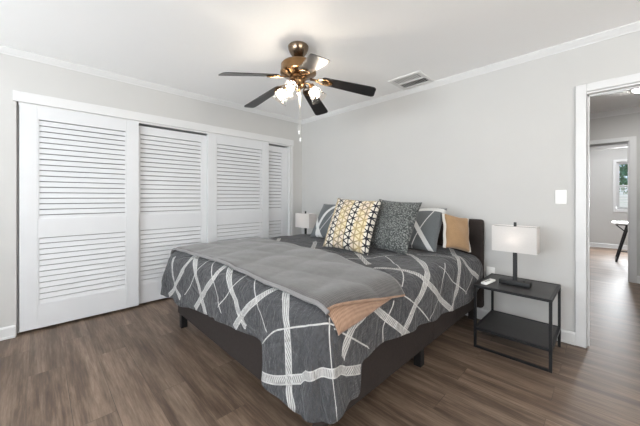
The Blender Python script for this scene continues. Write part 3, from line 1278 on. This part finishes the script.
def table_lamp(loc, label):
    o = thing('table_lamp', label, 'lamp', loc, 0, 'table lamps on the nightstands')
    B().box(-0.102, 0.102, -0.042, 0.042, 0, 0.034, 0.003).make('base', M['matte_black'], o, True)
    B().box(-0.014, 0.014, -0.010, 0.010, 0.034, 0.285, 0.002).make('post', M['matte_black'], o)
    # rectangular shade: four thin cloth walls, open top and bottom
    w_, d_, z0, z1, t = 0.146, 0.066, 0.262, 0.462, 0.003
    s = B()
    s.box(-w_, w_, -d_, -d_ + t, z0, z1).box(-w_, w_, d_ - t, d_, z0, z1)
    s.box(-w_, -w_ + t, -d_ + t, d_ - t, z0, z1).box(w_ - t, w_, -d_ + t, d_ - t, z0, z1)
    s.make('lamp_shade', M['shade'], o)
    h = B().tube([(0, 0, 0.285), (0, 0, 0.320)], 0.016, 12)
    for sx in (-1, 1):
        h.tube([(0, 0, 0.30), (sx * 0.03, 0, 0.32), (sx * 0.04, 0, 0.38), (sx * 0.03, 0, 0.44), (0, 0, 0.458)], 0.002, 6)
    h.tube([(-w_ + t, 0, 0.457), (w_ - t, 0, 0.457)], 0.002, 6)
    h.make('harp', M['matte_black'], o, True)
    B().sphere((0, 0, 0.365), 0.030, 8, (1, 1, 1.25)).make('bulb', M['table_bulb'], o, True)
    B().box(-0.009, 0.009, -0.009, 0.009, 0.459, 0.492, 0.003).make('finial', M['matte_black'], o, True)
    B().tube([(0.06, -0.005, 0.034), (0.06, -0.005, 0.039)], 0.008, 12).make('switch', M['matte_black'], o, True)
    return o


lamp = table_lamp((3.005, -0.385, NZ + 0.001), 'table lamp with black post and white rectangular shade on the right nightstand')
lamp2 = copy_tree(lamp)
lamp2.location = (0.51, -0.372, NZ + 0.001)
lamp2['label'] = 'table lamp with black post and white rectangular shade left of the bed, partly behind pillows'

rm = thing('remote_control', 'small white remote control lying on the right nightstand', 'remote control', (2.842, -0.48, NZ + 0.0005), R(-8))
B().box(-0.022, 0.022, -0.085, 0.085, 0, 0.018, 0.006, None, 3).make('case', M['white_plastic'], rm, True)
for k, yy in enumerate((-0.045, -0.015, 0.015)):
    B().lathe([(0.009, 0.0175), (0.009, 0.0195), (0.007, 0.0205)], 14).make('button', M['button'], rm, True, (0, yy, 0))

# ---------------------------------------------------------------- wall plates
sw = thing('light_switch', 'white light switch plate on the wall beside the doorway', 'light switch', (3.246, 0, 1.18))
B().box(-0.036, 0.036, -0.006, 0, -0.058, 0.058, 0.003, None, 2).make('plate', M['white_plastic'], sw, True)
B().prism([(-0.006, -0.033), (-0.006, 0.033), (-0.0105, 0.030), (-0.0075, -0.030)], 'x', -0.016, 0.016).make('rocker', M['white_plastic'], sw)
ot = thing('wall_outlet', 'white wall outlet plate low on the wall between headboard and nightstand', 'outlet', (2.735, 0, 0.46))
B().box(-0.036, 0.036, -0.006, 0, -0.058, 0.058, 0.003, None, 2).make('plate', M['white_plastic'], ot, True)
for sz in (-0.02, 0.02):
    B().box(-0.017, 0.017, -0.0085, -0.006, sz - 0.014, sz + 0.014, 0.002).make('socket', M['white_plastic'], ot, True)

# ---------------------------------------------------------------- ceiling vent
vt = thing('ceiling_vent', 'white rectangular ceiling air vent near the headboard wall', 'air vent', (2.04, -0.232, ZC))
hx, hy = 0.178, 0.165
f = B()
for a, b, c, d in ((-hx, hx, -hy, -hy + 0.032), (-hx, hx, hy - 0.032, hy), (-hx, -hx + 0.03, -hy + 0.032, hy - 0.032),
                   (hx - 0.03, hx, -hy + 0.032, hy - 0.032), (-hx + 0.03, hx - 0.03, -0.014, 0.014)):
    f.box(a, b, c, d, -0.011, 0, 0.002)
f.make('frame', M['vent'], vt)
B().box(-hx + 0.03, hx - 0.03, -hy + 0.032, hy - 0.032, -0.0015, -0.0005).make('duct_shade_sheet', M['dark'], vt)  # flat dark sheet, shade behind the louvres put into its colour
for c0, n_, tilt in ((-0.0735, 12, 40), (0.0735, 12, -40)):
    s = B()
    for k in range(n_):
        x = -hx + 0.03 + (k + 0.5) * (2 * hx - 0.06) / n_
        s.box(-0.0012, 0.0012, -0.058, 0.058, -0.005, 0.005, 0, Matrix.Translation((x, c0, -0.0065)) @ Matrix.Rotation(R(tilt), 4, 'Y'))
    s.make('louvres', M['vent'], vt)

# ---------------------------------------------------------------- ceiling fan
FXc, FYc = 1.73, -1.537
fan = thing('ceiling_fan', 'brass ceiling fan with five black blades and three lit glass shades', 'ceiling fan', (FXc, FYc, ZC))


def fz(z):
    return z - ZC


B().lathe([(0.078, 0), (0.085, fz(2.416)), (0.083, fz(2.398)), (0.072, fz(2.370)), (0.055, fz(2.345)), (0.034, fz(2.326)), (0.022, fz(2.318))], 36).make('ceiling_canopy', M['darkbrass'], fan, True)
B().tube([(0, 0, fz(2.32)), (0, 0, fz(2.27))], 0.014, 16).make('downrod', M['matte_black'], fan, True)
B().lathe([(0.03, fz(2.290)), (0.10, fz(2.285)), (0.132, fz(2.275)), (0.142, fz(2.262)), (0.144, fz(2.215)), (0.148, fz(2.208)),
           (0.148, fz(2.196)), (0.140, fz(2.190)), (0.10, fz(2.180)), (0.072, fz(2.168))], 48).make('motor_housing', M['bronze'], fan, True)
B().lathe([(0.070, fz(2.172)), (0.072, fz(2.150)), (0.062, fz(2.140)), (0.050, fz(2.115)), (0.052, fz(2.095)), (0.040, fz(2.080)), (0.018, fz(2.066)), (0.012, fz(2.050)), (0.004, fz(2.046))], 36).make('switch_housing', M['bronze'], fan, True)

TIP_R, TIP_Z, Z_C = 0.645, 2.034, 2.178
slope = (TIP_Z - Z_C) / TIP_R
droop = math.atan(slope)
BA0 = 260.7


def blade_mesh():
    n = 26
    bm = bmesh.new()
    top, bot = [], []
    out = []
    L0, L1 = 0.205, 0.645
    w0, w1 = 0.052, 0.068
    # outline counter-clockwise
    out.append((L0, -w0 * 0.8))
    out.append((L0 + 0.02, -w0))
    for k in range(8):
        x = L0 + 0.02 + (L1 - 0.05 - L0 - 0.02) * (k + 1) / 8
        out.append((x, -(w0 + (w1 - w0) * (k + 1) / 8)))
    for k in range(1, 6):
        a = -PI / 2 + PI / 2 * k / 6
        out.append((L1 - 0.03 + 0.03 * math.cos(a), -w1 + 0.03 + 0.03 * math.sin(a)))
    for k in range(0, 6):
        a = PI / 2 * k / 6
        out.append((L1 - 0.03 + 0.03 * math.cos(a), w1 - 0.03 + 0.03 * math.sin(a)))
    for k in range(8, -1, -1):
        x = L0 + 0.02 + (L1 - 0.05 - L0 - 0.02) * k / 8
        out.append((x, w0 + (w1 - w0) * k / 8))
    out.append((L0, w0 * 0.8))
    b_ = B()
    b_.prism(out, 'z', -0.003, 0.003)
    return b_


bl_proto = None
for k in range(5):
    a = R(BA0 - 72 * k)
    Mx = Matrix.Rotation(a, 4, 'Z') @ Matrix.Translation((0, 0, fz(Z_C))) @ Matrix.Rotation(-droop, 4, 'Y') @ Matrix.Rotation(R(-11), 4, 'X')
    if bl_proto is None:
        bl_proto = blade_mesh().make('blade', M['blade'], fan)
        br = B()
        br.box(0.10, 0.165, -0.014, 0.014, -0.012, -0.004, 0.002)
        for sy in (-1, 1):
            br.tube([(0.15, 0, -0.008), (0.19, sy * 0.032, -0.008), (0.235, sy * 0.036, -0.008), (0.275, sy * 0.012, -0.008), (0.285, 0, -0.008)], 0.006, 8)
        br.lathe([(0.012, -0.012), (0.012, -0.003)], 14, Matrix.Translation((0.225, 0, 0)))
        br.box(0.195, 0.275, -0.010, 0.010, -0.010, -0.004, 0.001)
        bk = br.make('blade_bracket', M['bronze'], bl_proto, True)
        bl = bl_proto
    else:
        bl = bl_proto.copy()
        COL.objects.link(bl)
        bl.parent = fan
        b2 = bk.copy()
        COL.objects.link(b2)
        b2.parent = bl
    bl.matrix_local = Mx

# light kit: three arms, sockets, glass shades and bulbs
prof = [(0.024, 0.0), (0.034, -0.010), (0.047, -0.030), (0.054, -0.055), (0.056, -0.080), (0.061, -0.100), (0.072, -0.116)]
for k, az in enumerate((212, 296, 40)):
    a = R(az)
    dx, dy = math.cos(a), math.sin(a)
    p0 = Vector((dx * 0.045, dy * 0.045, fz(2.110)))
    p3 = Vector((dx * 0.105, dy * 0.105, fz(2.092)))
    B().tube([p0, p0.lerp(p3, 0.4) + Vector((0, 0, 0.012)), p0.lerp(p3, 0.8) + Vector((0, 0, 0.010)), p3], 0.009, 10).make('light_arm', M['bronze'], fan, True)
    tilt = R(32)
    # local -z points out and down
    Mk = Matrix.Translation(p3) @ Matrix.Rotation(a, 4, 'Z') @ Matrix.Rotation(-tilt, 4, 'Y')
    so = B().lathe([(0.012, 0.012), (0.025, 0.004), (0.027, -0.010), (0.027, -0.026), (0.022, -0.03)], 20).make('socket', M['bronze'], fan, True)
    so.matrix_local = Mk
    g = B().lathe(prof, 32, Matrix.Translation((0, 0, -0.016)), False, False).make('glass_shade', M['glass'], fan, True)
    g.matrix_local = Mk
    bu = B().lathe([(0.010, -0.026), (0.013, -0.036), (0.021, -0.052), (0.027, -0.070), (0.026, -0.086), (0.018, -0.100), (0.006, -0.106)], 16).make('bulb', M['bulb'], fan, True)
    bu.matrix_local = Mk
# pull chains
for cx_, cy_, zb, nm in ((0.022, 0.004, 1.665, 'pull_chain'), (0.034, -0.02, 1.72, 'pull_chain')):
    c = B().tube([(cx_ * 0.8, cy_ * 0.8, fz(2.09)), (cx_, cy_, fz(2.03)), (cx_, cy_, fz(zb))], 0.0013, 6)
    c = c.make(nm, M['chain'], fan, True)
    B().lathe([(0.001, 0.012), (0.006, 0.006), (0.0075, -0.012), (0.004, -0.022), (0.001, -0.024)], 12).make('pendant', M['white_plastic'], c, True, (cx_, cy_, fz(zb) - 0.01))

# ---------------------------------------------------------------- hall and far room
hl = thing('hall_ceiling_light', 'round flush ceiling light glowing in the hallway beyond the doorway', 'ceiling light', (3.86, 1.80, ZC))
B().lathe([(0.165, 0), (0.165, -0.018), (0.155, -0.022)], 36).make('rim', M['trim'], hl, True)
B().lathe([(0.152, -0.022), (0.150, -0.030), (0.12, -0.040), (0.06, -0.046), (0.01, -0.047)], 36).make('diffuser', M['diffuser'], hl, True)

dk = thing('desk', 'small desk with pale top and black slanted legs below the far room window', 'desk', (4.05, 4.70, 0))
B().box(-0.50, 0.50, -0.30, 0.30, 0.690, 0.715, 0.003).make('desk_top', M['desk_top'], dk)
B().box(-0.45, 0.45, -0.27, 0.27, 0.672, 0.690).make('apron', M['black'], dk)
for sx in (-1, 1):
    B().tube([(sx * 0.44, -0.24, 0.0), (sx * 0.29, -0.24, 0.674)], 0.015, 8).make('leg', M['black'], dk, True)
    B().tube([(sx * 0.44, 0.24, 0.0), (sx * 0.29, 0.24, 0.674)], 0.015, 8).make('leg', M['black'], dk, True)
    B().tube([(sx * 0.44, -0.24, 0.014), (sx * 0.44, 0.24, 0.014)], 0.012, 8).make('foot_bar', M['black'], dk, True)
    B().tube([(sx * 0.33, -0.24, 0.56), (sx * 0.44, -0.24, 0.672)], 0.009, 8).make('brace', M['black'], dk, True)
B().tube([(-0.40, -0.24, 0.20), (0.40, -0.24, 0.20)], 0.012, 8).make('stretcher', M['black'], dk, True)

# garden seen through the far window
lawn = B().box(-6, 14, FY + 0.2, FY + 16, -0.5, -0.3).make('lawn', M['grass'])
struct(lawn)
tree = thing('garden_tree', 'leafy green tree outside the far room window', 'tree', (4.9, FY + 4.2, -0.3))
B().tube([(0, 0, 0), (0.05, 0, 0.9), (0, 0.05, 1.9)], [0.12, 0.09, 0.06], 10).make('trunk', M['bark'], tree, True)
lf = B()
rnd = random.Random(5)
for k in range(1500):
    a, b_, rr_ = rnd.uniform(0, 2 * PI), rnd.uniform(-1, 1), rnd.uniform(0.45, 1.0) ** 0.6
    c = Vector((1.5 * rr_ * math.cos(a) * math.sqrt(1 - b_ * b_), 1.5 * rr_ * math.sin(a) * math.sqrt(1 - b_ * b_), 2.5 + 1.3 * rr_ * b_))
    q = Euler((rnd.uniform(0, 6), rnd.uniform(0, 6), rnd.uniform(0, 6))).to_matrix()
    s_ = rnd.uniform(0.08, 0.14)
    vs = [lf.bm.verts.new(c + q @ Vector(p)) for p in ((-s_, 0, 0), (0, -s_ * 0.5, 0.02), (s_, 0, 0), (0, s_ * 0.5, 0.02))]
    lf.bm.faces.new(vs)
lf.make('foliage', M['leaf'], tree)
